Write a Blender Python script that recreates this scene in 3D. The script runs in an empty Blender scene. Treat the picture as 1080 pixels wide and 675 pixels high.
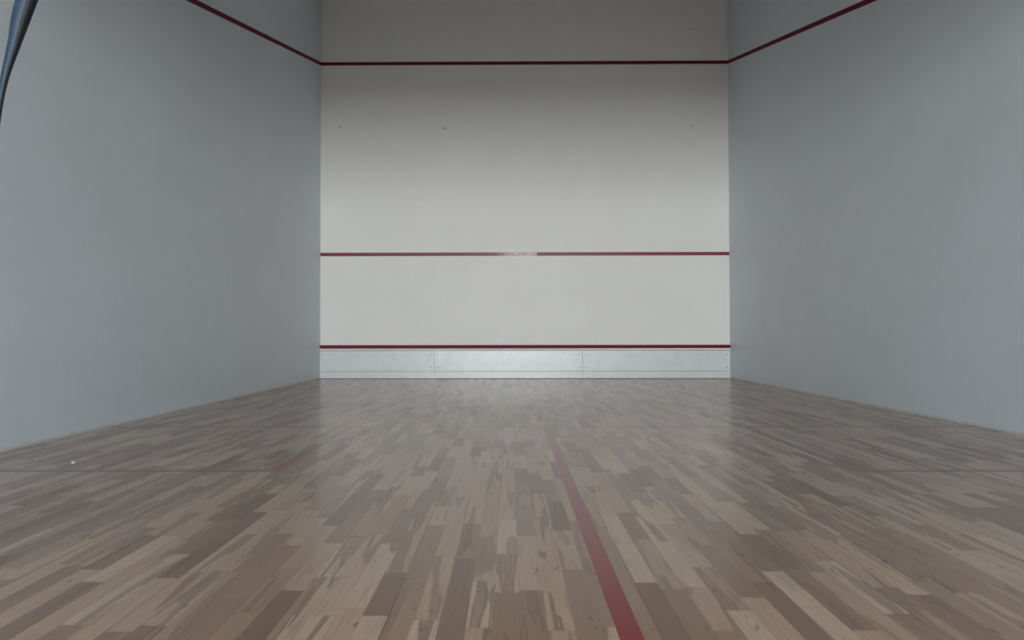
import bpy, bmesh, math, random
from mathutils import Vector, Matrix
random.seed(7)
C = bpy.context.scene

# ------------------------------------------------------------------ camera
F_PX, CX, D, H = 756.1, -0.2093, 10.383, 0.6237
YAW, PIT, ROL = 0.0077, 0.0177, -0.0015
cy, sy, cp, sp, cr, sr = (math.cos(YAW), math.sin(YAW), math.cos(PIT), math.sin(PIT), math.cos(ROL), math.sin(ROL))
Fv = Vector((-sy*cp, cy*cp, sp)); Rv = Vector((cy, sy, 0)); Uv = Rv.cross(Fv)
R2 = Rv*cr + Uv*sr; U2 = -Rv*sr + Uv*cr
cd = bpy.data.cameras.new('camera'); cam = bpy.data.objects.new('camera', cd)
C.collection.objects.link(cam); C.camera = cam
cam.matrix_world = Matrix(((R2.x, U2.x, -Fv.x, CX), (R2.y, U2.y, -Fv.y, -D), (R2.z, U2.z, -Fv.z, H), (0, 0, 0, 1)))
cd.sensor_fit = 'HORIZONTAL'; cd.sensor_width = 36.0; cd.lens = 36.0*F_PX/1080
cd.shift_x = (540-532.14)/1080; cd.shift_y = (340.51-337.5)/1080
cd.clip_start = 0.02

# ------------------------------------------------------------------ world, daylight, exposure
w = bpy.data.worlds.new('world'); C.world = w; w.use_nodes = True
w.node_tree.nodes['Background'].inputs[0].default_value = (0.62, 0.8, 1.0, 1)
w.node_tree.nodes['Background'].inputs[1].default_value = 1.0
C.view_settings.view_transform = 'Standard'; C.view_settings.look = 'None'
C.view_settings.gamma = 1.0; C.view_settings.use_curve_mapping = False
C.view_settings.exposure = 0.0

WIN_Y, WIN_Z0, WIN_Z1, WIN_HW = -21.0, 0.26, 2.30, 2.30      # the window band of the lobby behind the court
LINTEL = 2.40
def area(name, loc, sx, sz, power, col, rot):
    l = bpy.data.lights.new(name, 'AREA'); l.shape = 'RECTANGLE'; l.size = sx; l.size_y = sz
    l.energy = power; l.color = col
    o = bpy.data.objects.new(name, l); C.collection.objects.link(o)
    o.location = loc; o.rotation_euler = rot
    return o
area('window_daylight', (-0.25, WIN_Y+0.06, (WIN_Z0+WIN_Z1)/2), 2*WIN_HW, WIN_Z1-WIN_Z0, 1390, (0.965, 0.985, 0.98), (math.pi/2, 0, 0))
# unseen fill light added over the lobby for the near floor and walls
FILL = (-2.4, 2.4, -13.6, -10.9)
area('added_fill_light', ((FILL[0]+FILL[1])/2, (FILL[2]+FILL[3])/2, 2.93), FILL[1]-FILL[0], FILL[3]-FILL[2], 85, (0.38, 0.70, 1.0), (0, 0, 0))

# ------------------------------------------------------------------ helpers
def link(name, bm, mat, parent=None, kind=None, smooth=False):
    me = bpy.data.meshes.new(name); bmesh.ops.recalc_face_normals(bm, faces=bm.faces); bm.to_mesh(me); bm.free()
    for m in (mat if isinstance(mat, (list, tuple)) else [mat]): me.materials.append(m)
    if smooth:
        for p in me.polygons: p.use_smooth = True
    o = bpy.data.objects.new(name, me); C.collection.objects.link(o)
    if parent: o.parent = parent
    if kind: o['kind'] = kind
    return o
def box(bm, x0, x1, y0, y1, z0, z1, bevel=0):
    r = bmesh.ops.create_cube(bm, size=1)
    for v in r['verts']:
        v.co = Vector(((x0+x1)/2 + v.co.x*(x1-x0), (y0+y1)/2 + v.co.y*(y1-y0), (z0+z1)/2 + v.co.z*(z1-z0)))
    if bevel:
        es = list({e for v in r['verts'] for e in v.link_edges})
        bmesh.ops.bevel(bm, geom=es, offset=bevel, segments=2, affect='EDGES')
def prism(bm, pts, axis, a, b):
    """pts: 2D outline; axis 'x': outline in (y,z), 'y': outline in (x,z)"""
    mk = (lambda p, t: Vector((t, p[0], p[1]))) if axis == 'x' else (lambda p, t: Vector((p[0], t, p[1])))
    A = [bm.verts.new(mk(p, a)) for p in pts]; B = [bm.verts.new(mk(p, b)) for p in pts]
    bm.faces.new(A); bm.faces.new(list(reversed(B)))
    n = len(pts)
    for i in range(n): bm.faces.new((A[i], B[i], B[(i+1) % n], A[(i+1) % n]))

class NT:
    def __init__(s, name):
        s.m = bpy.data.materials.new(name); s.m.use_nodes = True; s.t = s.m.node_tree
        s.b = s.t.nodes['Principled BSDF']
    def n(s, typ, **kw):
        x = s.t.nodes.new(typ)
        for k, v in kw.items(): setattr(x, k, v)
        return x
    def put(s, sock, v):
        if isinstance(v, bpy.types.NodeSocket): s.t.links.new(v, sock)
        elif v is not None: sock.default_value = v
    def math(s, op, a, b=None, c=None, clamp=False):
        x = s.n('ShaderNodeMath', operation=op); x.use_clamp = clamp
        s.put(x.inputs[0], a); s.put(x.inputs[1], b)
        if c is not None: s.put(x.inputs[2], c)
        return x.outputs[0]
    def comb(s, a, b, c=0.0):
        x = s.n('ShaderNodeCombineXYZ'); s.put(x.inputs[0], a); s.put(x.inputs[1], b); s.put(x.inputs[2], c)
        return x.outputs[0]
    def xyz(s):
        tc = s.n('ShaderNodeTexCoord'); sp_ = s.n('ShaderNodeSeparateXYZ'); s.t.links.new(tc.outputs['Object'], sp_.inputs[0])
        return tc.outputs['Object'], sp_.outputs[0], sp_.outputs[1], sp_.outputs[2]
    def noise(s, vec, scale, detail=2.0, rough=0.5, dist=0.0):
        x = s.n('ShaderNodeTexNoise'); s.put(x.inputs['Vector'], vec); x.inputs['Scale'].default_value = scale
        x.inputs['Detail'].default_value = detail; x.inputs['Roughness'].default_value = rough; x.inputs['Distortion'].default_value = dist
        return x.outputs[0]
    def step(s, v, a, b, lo=0.0, hi=1.0):
        x = s.n('ShaderNodeMapRange', interpolation_type='SMOOTHSTEP'); s.put(x.inputs[0], v)
        x.inputs[1].default_value = a; x.inputs[2].default_value = b; x.inputs[3].default_value = lo; x.inputs[4].default_value = hi
        return x.outputs[0]
    def mix(s, f, a, b, mode='MIX'):
        x = s.n('ShaderNodeMix', data_type='RGBA', blend_type=mode); s.put(x.inputs[0], f)
        for i, v in ((6, a), (7, b)):
            s.put(x.inputs[i], v if isinstance(v, bpy.types.NodeSocket) else (*v, 1.0))
        return x.outputs[2]
    def bump(s, h, strength, dist):
        x = s.n('ShaderNodeBump'); x.inputs['Strength'].default_value = strength; x.inputs['Distance'].default_value = dist
        s.put(x.inputs['Height'], h); s.t.links.new(x.outputs[0], s.b.inputs['Normal'])
    def set(s, **kw):
        for k, v in kw.items():
            i = s.b.inputs[k.replace('_', ' ')]
            s.put(i, v if isinstance(v, (bpy.types.NodeSocket, float, int)) else (*v, 1.0))
        return s.m

def wall_mat(name, col, rough, spots=()):
    t = NT(name); vec, x, y, z = t.xyz()
    mott = t.noise(vec, 1.3, 4, 0.6)
    c = t.mix(t.step(mott, 0.3, 0.7), tuple(k*0.97 for k in col), col)
    streak = t.noise(t.comb(t.math('MULTIPLY', x, 9.0), t.math('MULTIPLY', y, 9.0), t.math('MULTIPLY', z, 1.6)), 4.0, 3, 0.6)
    c = t.mix(t.step(streak, 0.35, 0.75, 0.0, 0.025), c, (0.35, 0.36, 0.37))
    for (sx, sz, w_, h_, k) in spots:      # ball scuffs and filled screw holes on the plaster
        dx = t.math('DIVIDE', t.math('ADD', x, -sx), w_); dz = t.math('DIVIDE', t.math('ADD', z, -sz), h_)
        d = t.math('ADD', t.math('MULTIPLY', dx, dx), t.math('MULTIPLY', dz, dz))
        d = t.math('ADD', d, t.math('MULTIPLY', t.noise(vec, 45.0, 2), 1.4))
        c = t.mix(t.step(d, 0.6, 1.5, k, 0.0), c, (0.16, 0.15, 0.15))
    t.bump(t.math('ADD', t.noise(vec, 60.0, 3), t.noise(vec, 2.0, 2)), 0.12, 0.004)
    return t.set(Base_Color=c, Roughness=rough)
def plain(name, col, rough, metal=0.0, bump=None):
    t = NT(name); vec = t.xyz()[0]
    c = t.mix(t.step(t.noise(vec, 7.0, 3), 0.3, 0.7), tuple(k*0.93 for k in col), col)
    if bump: t.bump(t.noise(vec, bump[0], 2), bump[1], bump[2])
    return t.set(Base_Color=c, Roughness=rough, Metallic=metal)

# ------------------------------------------------------------------ materials
HW = 2.965; LEN = 9.75; CEIL = 5.8
WALLC = (0.85, 0.85, 0.83)
def X(px): return CX + (px-538.0)/72.75     # on the front wall
def Z(py): return (399.8-py)/72.9
m_front = wall_mat('front_wall_plaster', WALLC, 0.5, [(X(358), Z(132.5), 0.055, 0.018, 0.45), (X(469), Z(134.5), 0.045, 0.022, 0.55),
                                                     (X(731.5), Z(132), 0.03, 0.025, 0.35), (X(730), Z(29), 0.02, 0.03, 0.4),
                                                     (X(461), Z(141), 0.02, 0.012, 0.25)])
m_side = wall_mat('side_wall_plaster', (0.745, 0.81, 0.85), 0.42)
m_ceil = plain('ceiling_paint', (0.82, 0.83, 0.82), 0.8)
m_backwall = plain('back_wall_plaster', (0.82, 0.83, 0.82), 0.6)
m_room = plain('lobby_paint', (0.50, 0.55, 0.58), 0.8)
m_gap_shade = plain('gap_shade_paint', (0.10, 0.095, 0.09), 0.8)  # near-black standing in for shade in the gaps of the tin
m_caulk = plain('pale_caulk', (0.66, 0.66, 0.63), 0.6)
m_red = plain('red_line_paint', (0.15, 0.004, 0.018), 0.6); m_red.node_tree.nodes['Principled BSDF'].inputs['Specular IOR Level'].default_value = 0.25
m_glint = plain('edge_glint_paint', (0.9, 0.88, 0.88), 0.3)  # whiter than the tin: light caught by the chamfer is painted in
m_tin = plain('white_painted_sheet_metal', (0.74, 0.775, 0.79), 0.30, 0.0, (2.2, 0.25, 0.01))
m_screw = plain('dull_screw_steel', (0.30, 0.31, 0.33), 0.4, 0.8)
m_frame = plain('dark_grey_aluminium', (0.10, 0.11, 0.12), 0.4, 0.6)

t = NT('worn_red_service_line'); vec, x, y, z = t.xyz()      # ball wear has rubbed the paint to pink near the middle
wear = t.math('MULTIPLY', t.step(x, X(518), X(546)), t.step(x, X(565.5), X(567), 1.0, 0.0))
patch = t.step(t.noise(t.comb(t.math('MULTIPLY', x, 1.0), 0.0, z), 34.0, 4, 0.7), 0.33, 0.58, 0.25, 0.95)
wear2 = t.math('MULTIPLY', t.step(x, X(455), X(518)), t.step(x, X(560), X(700), 1.0, 0.0))
f = t.math('ADD', t.math('MULTIPLY', wear, patch), t.math('MULTIPLY', wear2, 0.04), clamp=True)
m_service = t.set(Base_Color=t.mix(f, (0.20, 0.006, 0.020), (0.76, 0.66, 0.64)), Roughness=0.45)

# maple strip floor: ten strips to a panel, random lengths, heartwood streaks and knots
PW = 0.0584; X0 = 0.103
K = (0.98, 0.815, 0.69)
t = NT('maple_strip_floor'); vec, x, y, z = t.xyz()
u = t.math('DIVIDE', t.math('SUBTRACT', x, X0), PW)
col = t.math('FLOOR', u); fu = t.math('SUBTRACT', u, col)
wn = t.n('ShaderNodeTexWhiteNoise', noise_dimensions='1D'); t.put(wn.inputs['W'], col)
W_ = t.math('ADD', t.math('DIVIDE', y, 0.40), t.math('MULTIPLY', wn.outputs['Value'], 91.7))
v1 = t.n('ShaderNodeTexVoronoi', voronoi_dimensions='1D', feature='F1'); t.put(v1.inputs['W'], W_); v1.inputs['Scale'].default_value = 1.0; v1.inputs['Randomness'].default_value = 0.85
v2 = t.n('ShaderNodeTexVoronoi', voronoi_dimensions='1D', feature='DISTANCE_TO_EDGE'); t.put(v2.inputs['W'], W_); v2.inputs['Scale'].default_value = 1.0; v2.inputs['Randomness'].default_value = 0.85
cid = t.n('ShaderNodeTexWhiteNoise', noise_dimensions='2D'); t.put(cid.inputs['Vector'], t.comb(col, v1.outputs['W']))
sc = t.n('ShaderNodeSeparateColor'); t.put(sc.inputs[0], cid.outputs['Color'])
r1, r2, r3 = sc.outputs[0], sc.outputs[1], sc.outputs[2]
cr_ = t.n('ShaderNodeValToRGB'); t.put(cr_.inputs[0], r1)
el = cr_.color_ramp.elements
el[0].position = 0.0; el[0].color = (0.25, 0.150, 0.098, 1)
el[1].position = 1.0; el[1].color = (0.66, 0.53, 0.42, 1)
for p_, c_ in ((0.15, (0.32, 0.205, 0.140)), (0.32, (0.40, 0.275, 0.195)), (0.42, (0.52, 0.375, 0.28)), (0.75, (0.585, 0.44, 0.335))):
    e = el.new(p_); e.color = (*c_, 1)
base = cr_.outputs[0]
off = t.math('MULTIPLY', r2, 57.0)
gx = t.math('ADD', t.math('MULTIPLY', x, 26.0), off)
# curved heartwood shapes, bounded inside a strip
heart = t.noise(t.comb(gx, t.math('ADD', t.math('MULTIPLY', y, 1.5), off), r3), 1.0, 1, 0.4, 0.5)
heart = t.math('ADD', heart, t.math('MULTIPLY', t.math('SUBTRACT', t.noise(t.comb(t.math('MULTIPLY', x, 120.0), t.math('MULTIPLY', y, 9.0), off), 1.0, 2), 0.5), 0.10))
hm = t.math('MULTIPLY', t.step(heart, 0.52, 0.58), t.step(r3, 0.30, 0.34))
hd = t.math('MULTIPLY', t.step(heart, 0.52, 0.55), t.step(heart, 0.555, 0.62, 1.0, 0.0))
hcol = t.mix(t.step(t.noise(t.comb(t.math('MULTIPLY', gx, 5.0), t.math('MULTIPLY', y, 5.0), off), 1.0, 3), 0.3, 0.7), (0.17, 0.10, 0.062), (0.34, 0.22, 0.150))
soft = t.noise(t.comb(t.math('MULTIPLY', gx, 1.6), t.math('MULTIPLY', y, 4.0), off), 1.0, 3, 0.6)
base = t.mix(t.step(soft, 0.45, 0.8, 0.0, 0.4), base, (0.27, 0.17, 0.115))
c = t.mix(t.math('MULTIPLY', hm, 0.62), base, hcol)
c = t.mix(t.math('MULTIPLY', t.math('MULTIPLY', hd, t.step(r3, 0.30, 0.34)), t.step(r2, 0.5, 0.7, 0.1, 0.48)), c, (0.13, 0.078, 0.048))
# fine grain
grain = t.noise(t.comb(t.math('MULTIPLY', gx, 9.0), t.math('MULTIPLY', y, 6.0), off), 1.0, 4, 0.65)
c = t.mix(t.step(grain, 0.3, 0.75, 0.0, 0.28), c, (0.24, 0.165, 0.12))
# mineral flecks and knots
kn = t.noise(t.comb(t.math('MULTIPLY', x, 60.0), t.math('MULTIPLY', y, 17.0), off), 1.0, 1, 0.5, 0.4)
c = t.mix(t.math('MULTIPLY', t.step(kn, 0.70, 0.80), 0.75), c, (0.10, 0.06, 0.04))
# joints
edge = t.math('MINIMUM', fu, t.math('SUBTRACT', 1.0, fu))
c = t.mix(t.step(edge, 0.006, 0.022, 0.25, 0.0), c, (0.13, 0.09, 0.065))
c = t.mix(t.step(v2.outputs['Distance'], 0.001, 0.004, 0.35, 0.0), c, (0.13, 0.09, 0.065))
# panel seams
us = t.math('DIVIDE', t.math('SUBTRACT', x, X0), PW*10.0)
fs = t.math('ABSOLUTE', t.math('SUBTRACT', us, t.math('ROUND', us)))
seamn = t.noise(t.comb(us, t.math('MULTIPLY', y, 1.4), 0.0), 1.0, 3)
c = t.mix(t.math('MULTIPLY', t.step(fs, 0.0014, 0.0032, 0.9, 0.0), t.step(t.noise(t.comb(us, t.math('MULTIPLY', y, 3.0), 3.0), 1.0, 3), 0.38, 0.55, 0.45, 1.0)), c, t.mix(t.step(seamn, 0.55, 0.62), (0.085, 0.055, 0.038), (0.60, 0.48, 0.36)))
lowf = t.noise(vec, 0.8, 2)
rough = t.math('ADD', t.math('MULTIPLY', grain, 0.03), t.step(r2, 0.3, 1.0, 0.285, 0.36))
t.bump(t.math('ADD', t.math('MULTIPLY', r3, 0.35), t.math('ADD', t.math('MULTIPLY', grain, 0.12), t.math('MULTIPLY', t.step(edge, 0.0, 0.05), 0.3))), 0.2, 0.0012)
c = t.mix(1.0, c, K, 'MULTIPLY')
m_floor = t.set(Base_Color=c, Roughness=rough, Coat_Weight=0.45, Coat_Roughness=0.14)

t = NT('red_floor_line_paint'); vec, x, y, z = t.xyz()
c = t.mix(t.step(t.noise(t.comb(t.math('MULTIPLY', x, 60.0), t.math('MULTIPLY', y, 8.0), 0.0), 1.0, 3), 0.3, 0.7), (0.24, 0.006, 0.010), (0.31, 0.008, 0.015))
fd = t.math('MULTIPLY', t.step(y, -6.9, -5.5), t.step(t.noise(t.comb(t.math('MULTIPLY', x, 20.0), t.math('MULTIPLY', y, 6.0), 0.0), 1.0, 3), 0.3, 0.7, 0.25, 0.65))
c = t.mix(fd, c, (0.33, 0.21, 0.165))
m_fline = t.set(Base_Color=c, Roughness=0.3, Coat_Weight=0.45, Coat_Roughness=0.14)
t = NT('faded_red_floor_line'); vec, x, y, z = t.xyz()      # paint worn thin, wood shows through
n1 = t.step(t.noise(t.comb(t.math('MULTIPLY', x, 14.0), t.math('MULTIPLY', y, 5.0), 0.0), 1.0, 3), 0.3, 0.7)
m_faded = t.set(Base_Color=t.mix(n1, (0.14, 0.055, 0.045), (0.22, 0.11, 0.085)), Roughness=0.3, Coat_Weight=0.45, Coat_Roughness=0.14)

# ------------------------------------------------------------------ room shell
BACK = WIN_Y
bm = bmesh.new(); box(bm, -HW-0.3, HW+0.3, BACK-0.3, 0.3, -0.12, 0.0); floor = link('floor', bm, m_floor, kind='structure')
bm = bmesh.new(); box(bm, -HW-0.3, HW+0.3, -LEN-0.2, 0.3, CEIL, CEIL+0.15); link('ceiling', bm, m_ceil, kind='structure')
bm = bmesh.new(); box(bm, -HW-0.3, HW+0.3, 0.0, 0.3, 0.0, CEIL); wfront = link('wall_front', bm, m_front, kind='structure')
bm = bmesh.new(); box(bm, -HW-0.3, -HW, BACK-0.3, 0.0, 0.0, CEIL); wleft = link('wall_left', bm, m_side, kind='structure')
bm = bmesh.new(); box(bm, HW, HW+0.3, BACK-0.3, 0.0, 0.0, CEIL); wright = link('wall_right', bm, m_side, kind='structure')
# the back of the court: wide opening under a solid upper wall
bm = bmesh.new(); box(bm, -HW, HW, -LEN-0.2, -LEN, LINTEL, CEIL); link('wall_back', bm, m_backwall, kind='structure')
# lobby behind
bm = bmesh.new()
zc = 2.95
for (a, b, c_, d) in ((-HW, HW, BACK, FILL[2]), (-HW, HW, FILL[3], -LEN-0.2), (-HW, FILL[0], FILL[2], FILL[3]), (FILL[1], HW, FILL[2], FILL[3])):
    box(bm, a, b, c_, d, zc, zc+0.15)
link('ceiling', bm, m_room, kind='structure').name = 'ceiling_lobby'
bm = bmesh.new()
for (a, b, c_, d) in ((-HW, HW, 0.0, WIN_Z0), (-HW, HW, WIN_Z1, zc), (-HW, -WIN_HW, WIN_Z0, WIN_Z1), (WIN_HW, HW, WIN_Z0, WIN_Z1)):
    box(bm, a, b, BACK-0.25, BACK, c_, d)
link('wall_lobby', bm, m_room, kind='structure')

# glazing
t = NT('clear_glass'); t.b.inputs['Transmission Weight'].default_value = 1.0
m_glass = t.set(Base_Color=(0.95, 0.98, 1.0), Roughness=0.02, IOR=1.45)
bm = bmesh.new()
yf = BACK-0.15
box(bm, -WIN_HW, WIN_HW, yf, yf+0.06, WIN_Z0, WIN_Z0+0.06); box(bm, -WIN_HW, WIN_HW, yf, yf+0.06, WIN_Z1-0.06, WIN_Z1)
for i in range(5):
    xx = -WIN_HW+0.03+(2*WIN_HW-0.06)*i/4
    box(bm, xx-0.03, xx+0.03, yf, yf+0.06, WIN_Z0, WIN_Z1)
win = link('window_1', bm, m_frame, kind='structure')
bm = bmesh.new(); box(bm, -WIN_HW, WIN_HW, yf+0.02, yf+0.035, WIN_Z0, WIN_Z1); link('pane', bm, m_glass, win)
bm = bmesh.new()
for i in range(4):
    yy = FILL[2]+0.03+(FILL[3]-FILL[2]-0.06)*i/3
    box(bm, FILL[0], FILL[1], yy-0.03, yy+0.03, zc+0.05, zc+0.11)
fill_obj = link('added_fill_frame', bm, m_frame, kind='structure')  # made-up glazing bars around the added fill light
bm = bmesh.new(); box(bm, FILL[0], FILL[1], FILL[2], FILL[3], zc+0.11, zc+0.125); link('pane', bm, m_glass, fill_obj)

# ------------------------------------------------------------------ painted lines on the walls (parts of the wall they are painted on)
def lab(o, s): o['label'] = s; return o
e = 0.0015
bm = bmesh.new(); box(bm, -HW, HW, -e, 0.001, 4.57, 4.62); lab(link('out_line', bm, m_red, wfront), 'dark red out line across the top of the front wall')
bm = bmesh.new(); box(bm, -HW, HW, -e, 0.001, 1.78, 1.83); lab(link('service_line', bm, m_service, wfront), 'red service line, rubbed pale pink near its middle')
def slope(y): return 4.57 - (-y)*(2.44/9.75)
for s, wl in ((-1, wleft), (1, wright)):
    bm = bmesh.new()
    prism(bm, [(0, slope(0)), (-LEN, slope(-LEN)), (-LEN, slope(-LEN)+0.051), (0, slope(0)+0.051)], 'x', s*(HW-e), s*(HW+0.001))
    lab(link('out_line', bm, m_red, wl), 'dark red out line sloping down the side wall')
# trims where the side walls meet the floor
for n_, s in ((1, -1), (2, 1)):
    bm = bmesh.new()
    prism(bm, [(s*HW, 0.0), (s*(HW-0.004), 0.0), (s*(HW-0.004), 0.012), (s*HW, 0.016)], 'y', -LEN, -0.06)
    link('trim_%d' % n_, bm, m_caulk, kind='structure')

# ------------------------------------------------------------------ floor lines
def fline(name, x0, x1, y0, y1, mat, label):
    bm = bmesh.new(); box(bm, x0, x1, y0, y1, -0.001, 0.0002); return lab(link(name, bm, mat, floor), label)
YS0, YS1 = -5.49, -5.44
XL, XR = -1.2756, 1.3626      # inner edges of the service boxes
fline('short_line', -HW, HW, YS0, YS1, m_faded, 'faded red short line across the floor')
fline('half_court_line', 0.015, 0.066, -LEN, YS0, m_fline, 'red half court line running toward the viewer')
for a, b, i0, i1 in ((-HW, XL, XL-0.05, XL), (XR, HW, XR, XR+0.05)):
    s_ = 'left' if a < 0 else 'right'
    fline('service_box_line', a, b, -7.09, -7.04, m_faded, 'dark red back edge of the %s service box' % s_)
    fline('service_box_line', i0, i1, -7.04, YS0, m_fline if a < 0 else m_faded, 'dark red inner edge of the %s service box' % s_)

# ------------------------------------------------------------------ tin along the foot of the front wall
tin = bpy.data.objects.new('tin', None); C.collection.objects.link(tin); tin.location = (0, 0, 0)
tin['label'] = 'low white painted metal tin along the foot of the front wall, red line on top'
tin['category'] = 'squash tin'
T = 0.03
joints = [-HW+0.002, X(458.5), X(614), HW-0.002]
for i in range(3):
    a, b = joints[i]+0.0015, joints[i+1]-0.0015
    bm = bmesh.new()
    prism(bm, [(-0.001, 0.108), (-T, 0.108), (-T, 0.404), (-0.001, 0.404)], 'x', a, b)
    bmesh.ops.bevel(bm, geom=[e_ for e_ in bm.edges if abs(e_.verts[0].co.x-e_.verts[1].co.x) < 1e-6], offset=0.001, segments=1, affect='EDGES')
    pan = lab(link('panel', bm, m_tin, tin), ('white metal panel at the left end', 'white metal panel in the middle', 'white metal panel at the right end')[i])
    # kick strip under each panel
    bm = bmesh.new(); box(bm, a, b, -T-0.001, -0.001, 0.007, 0.103, 0.001); link('kick_strip', bm, m_tin, tin)
    xs = []
    if i > 0: xs.append(a+0.05)
    if i < 2: xs.append(b-0.05)
    else: xs.append(b-0.045)
    for xx in xs:
        for zz in (0.345, 0.165):
            bm = bmesh.new()
            r = bmesh.ops.create_cone(bm, cap_ends=True, segments=14, radius1=0.010, radius2=0.007, depth=0.004)
            bmesh.ops.rotate(bm, verts=bm.verts, cent=(0, 0, 0), matrix=Matrix.Rotation(math.pi/2, 3, 'X'))
            # cross recess
            bmesh.ops.translate(bm, verts=bm.verts, vec=(xx, -T-0.0022, zz))
            link('screw', bm, m_screw, pan)
# sloping top strip carrying the board line
bm = bmesh.new()
prism(bm, [(-0.001, 0.4385), (-T-0.004, 0.4385), (-T-0.004, 0.478), (-0.014, 0.487), (-0.001, 0.487)], 'x', -HW+0.002, HW-0.002)
lab(link('board_line', bm, m_red, tin), 'dark red top strip of the tin')
bm = bmesh.new(); prism(bm, [(-0.001, 0.411), (-T-0.012, 0.411), (-T-0.012, 0.414), (-T-0.002, 0.4375), (-0.001, 0.4375)], 'x', -HW+0.002, HW-0.002); lab(link('edge_strip', bm, m_glint, tin), 'strip under the red top strip, its caught light painted white')
bm = bmesh.new(); box(bm, -HW+0.002, HW-0.002, -0.012, -0.0005, 0.0, 0.43); link('backing_board', bm, m_gap_shade, tin)  # dark sheet behind the panels, colours their gaps like shade

# ------------------------------------------------------------------ blue strap hanging in the back opening
m_strap = plain('glossy_dark_blue_webbing', (0.007, 0.024, 0.045), 0.5); m_strap.node_tree.nodes['Principled BSDF'].inputs['Specular IOR Level'].default_value = 0.25
m_dark_edge = plain('near_black_navy_edge', (0.003, 0.004, 0.008), 0.7)
def img2w(px, py, d):      # design aid: where a photo point lies d metres in front of the viewer
    v = Fv*d + R2*((px-532.14)/F_PX*d) - U2*((py-340.51)/F_PX*d)
    return Vector((CX, -D, H)) + v
dd = 0.56
path = [(img2w(28, 0, dd), 0.0075), (img2w(15, 46, dd), 0.0048), (img2w(4.5, 84, dd), 0.0030), (img2w(-3, 125, dd), 0.0026), (img2w(-8, 170, dd), 0.0034), (img2w(-10, 240, dd), 0.005)]
p0 = path[0][0]
top = Vector((p0.x+0.20, -LEN-0.10, LINTEL-0.03))
def bez(k):      # leaves the lintel nearly vertical and meets the visible stretch along its own slant
    q = [top, top+Vector((-0.02, 0, -0.55)), p0+Vector((0.17, 0, 0.48)), p0]
    return q[0]*(1-k)**3+q[1]*3*k*(1-k)**2+q[2]*3*k*k*(1-k)+q[3]*k**3
up = [(bez(k), 0.0085) for k in (0, 0.2, 0.4, 0.6, 0.75, 0.87, 0.94)]
path = up + path
def smooth_path(P, n=6):
    out = []
    for i in range(len(P)-1):
        a = P[max(i-1, 0)]; b = P[i]; c_ = P[i+1]; d = P[min(i+2, len(P)-1)]
        for k in range(n):
            s = k/n
            f = lambda q0, q1, q2, q3: 0.5*((2*q1)+(q2-q0)*s+(2*q0-5*q1+4*q2-q3)*s*s+(-q0+3*q1-3*q2+q3)*s**3)
            out.append((Vector([f(a[0][j], b[0][j], c_[0][j], d[0][j]) for j in range(3)]), f(a[1], b[1], c_[1], d[1])))
    out.append(P[-1]); return out
sp_ = smooth_path(path)
strap = bpy.data.objects.new('strap', None); C.collection.objects.link(strap); strap.location = top
strap['label'] = 'dark blue glossy strap hanging at the upper left edge, close to the viewer'
strap['category'] = 'strap'
bm = bmesh.new(); rings = []
N = 20
for i, (p, r) in enumerate(sp_):
    tz = (sp_[min(i+1, len(sp_)-1)][0]-sp_[max(i-1, 0)][0]).normalized()
    side = tz.cross(Vector((0, 1, 0))).normalized(); dep = side.cross(tz).normalized()
    ring = []
    for k in range(N):
        a = 2*math.pi*k/N
        fold = 1.0 - 0.22*max(0, math.cos(a*1.0-2.2))**3          # a lengthwise fold
        ring.append(bm.verts.new(p - top + side*(r*math.cos(a)*fold) + dep*(r*0.8*math.sin(a)*fold)))
    rings.append(ring)
for i in range(len(rings)-1):
    for k in range(N): bm.faces.new((rings[i][k], rings[i][(k+1) % N], rings[i+1][(k+1) % N], rings[i+1][k]))
bm.faces.new(rings[0]); bm.faces.new(list(reversed(rings[-1])))
link('webbing', bm, m_strap, strap, smooth=True)
bm = bmesh.new(); rings = []
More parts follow.
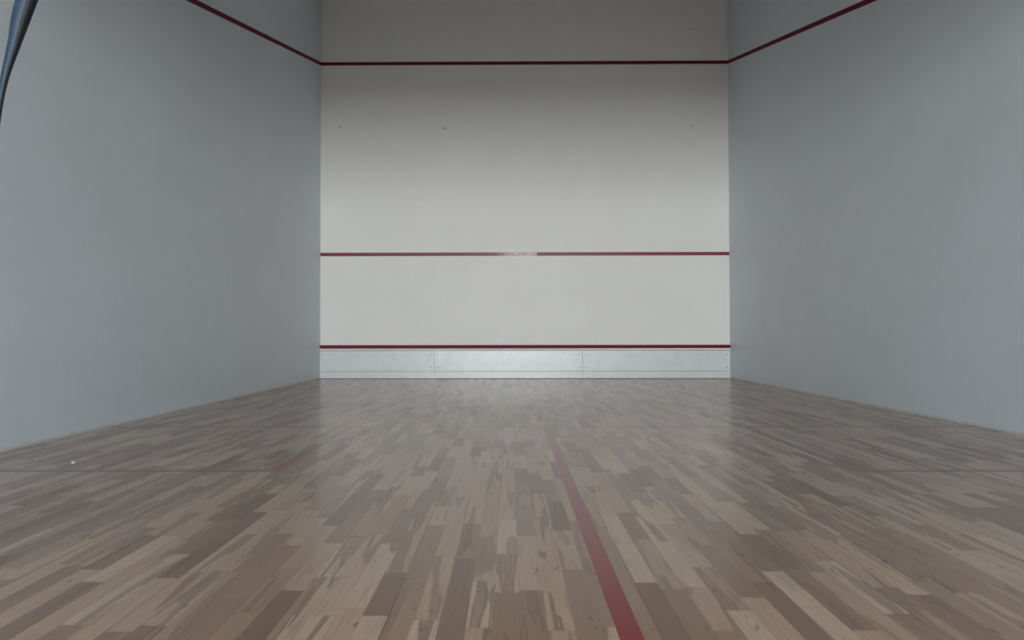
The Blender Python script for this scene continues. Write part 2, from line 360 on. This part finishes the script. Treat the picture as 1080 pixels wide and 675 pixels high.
for i, (p, r) in enumerate(sp_):      # near-black tube down the right-hand edge
    tz = (sp_[min(i+1, len(sp_)-1)][0]-sp_[max(i-1, 0)][0]).normalized()
    side = tz.cross(Vector((0, 1, 0))).normalized(); dep = side.cross(tz).normalized()
    if dep.y > 0: dep = -dep
    if side.x < 0: side = -side
    c0 = p - top + side*(r*0.74) + dep*(r*0.3)
    rings.append([bm.verts.new(c0 + side*(r*0.30*math.cos(2*math.pi*k/12)) + dep*(r*0.5*math.sin(2*math.pi*k/12))) for k in range(12)])
for i in range(len(rings)-1):
    for k in range(12): bm.faces.new((rings[i][k], rings[i][(k+1) % 12], rings[i+1][(k+1) % 12], rings[i+1][k]))
bm.faces.new(rings[0]); bm.faces.new(list(reversed(rings[-1])))
lab(link('dark_edge', bm, m_dark_edge, strap, smooth=True), 'near black edge of the blue strap')
# the eye plate it is knotted to, screwed under the lintel
bm = bmesh.new(); box(bm, -0.025, 0.025, -0.02, 0.02, 0.024, 0.030, 0.001)
r = bmesh.ops.create_cone(bm, cap_ends=True, segments=16, radius1=0.004, radius2=0.004, depth=0.03)
bmesh.ops.translate(bm, verts=r['verts'], vec=(0, 0, 0.010))
link('eye_plate', bm, m_screw, strap)

# ------------------------------------------------------------------ a chip of paper on the floor at the left
bm = bmesh.new()
cx_, cy_ = -2.36, -6.86
pts = [(-0.009, -0.005), (-0.002, -0.009), (0.010, -0.004), (0.008, 0.006), (-0.003, 0.008), (-0.010, 0.003)]
lo = [bm.verts.new((cx_+a, cy_+b, 0.0)) for a, b in pts]
hi = [bm.verts.new((cx_+a*0.9, cy_+b*0.9, 0.005+0.004*math.sin(i*2.1))) for i, (a, b) in enumerate(pts)]
bm.faces.new(lo); bm.faces.new(list(reversed(hi)))
for i in range(6): bm.faces.new((lo[i], hi[i], hi[(i+1) % 6], lo[(i+1) % 6]))
o = link('paper_scrap', bm, plain('off_white_paper', (0.5, 0.46, 0.4), 0.8))
o['label'] = 'tiny pale scrap lying on the wooden floor near the left wall'; o['category'] = 'scrap'
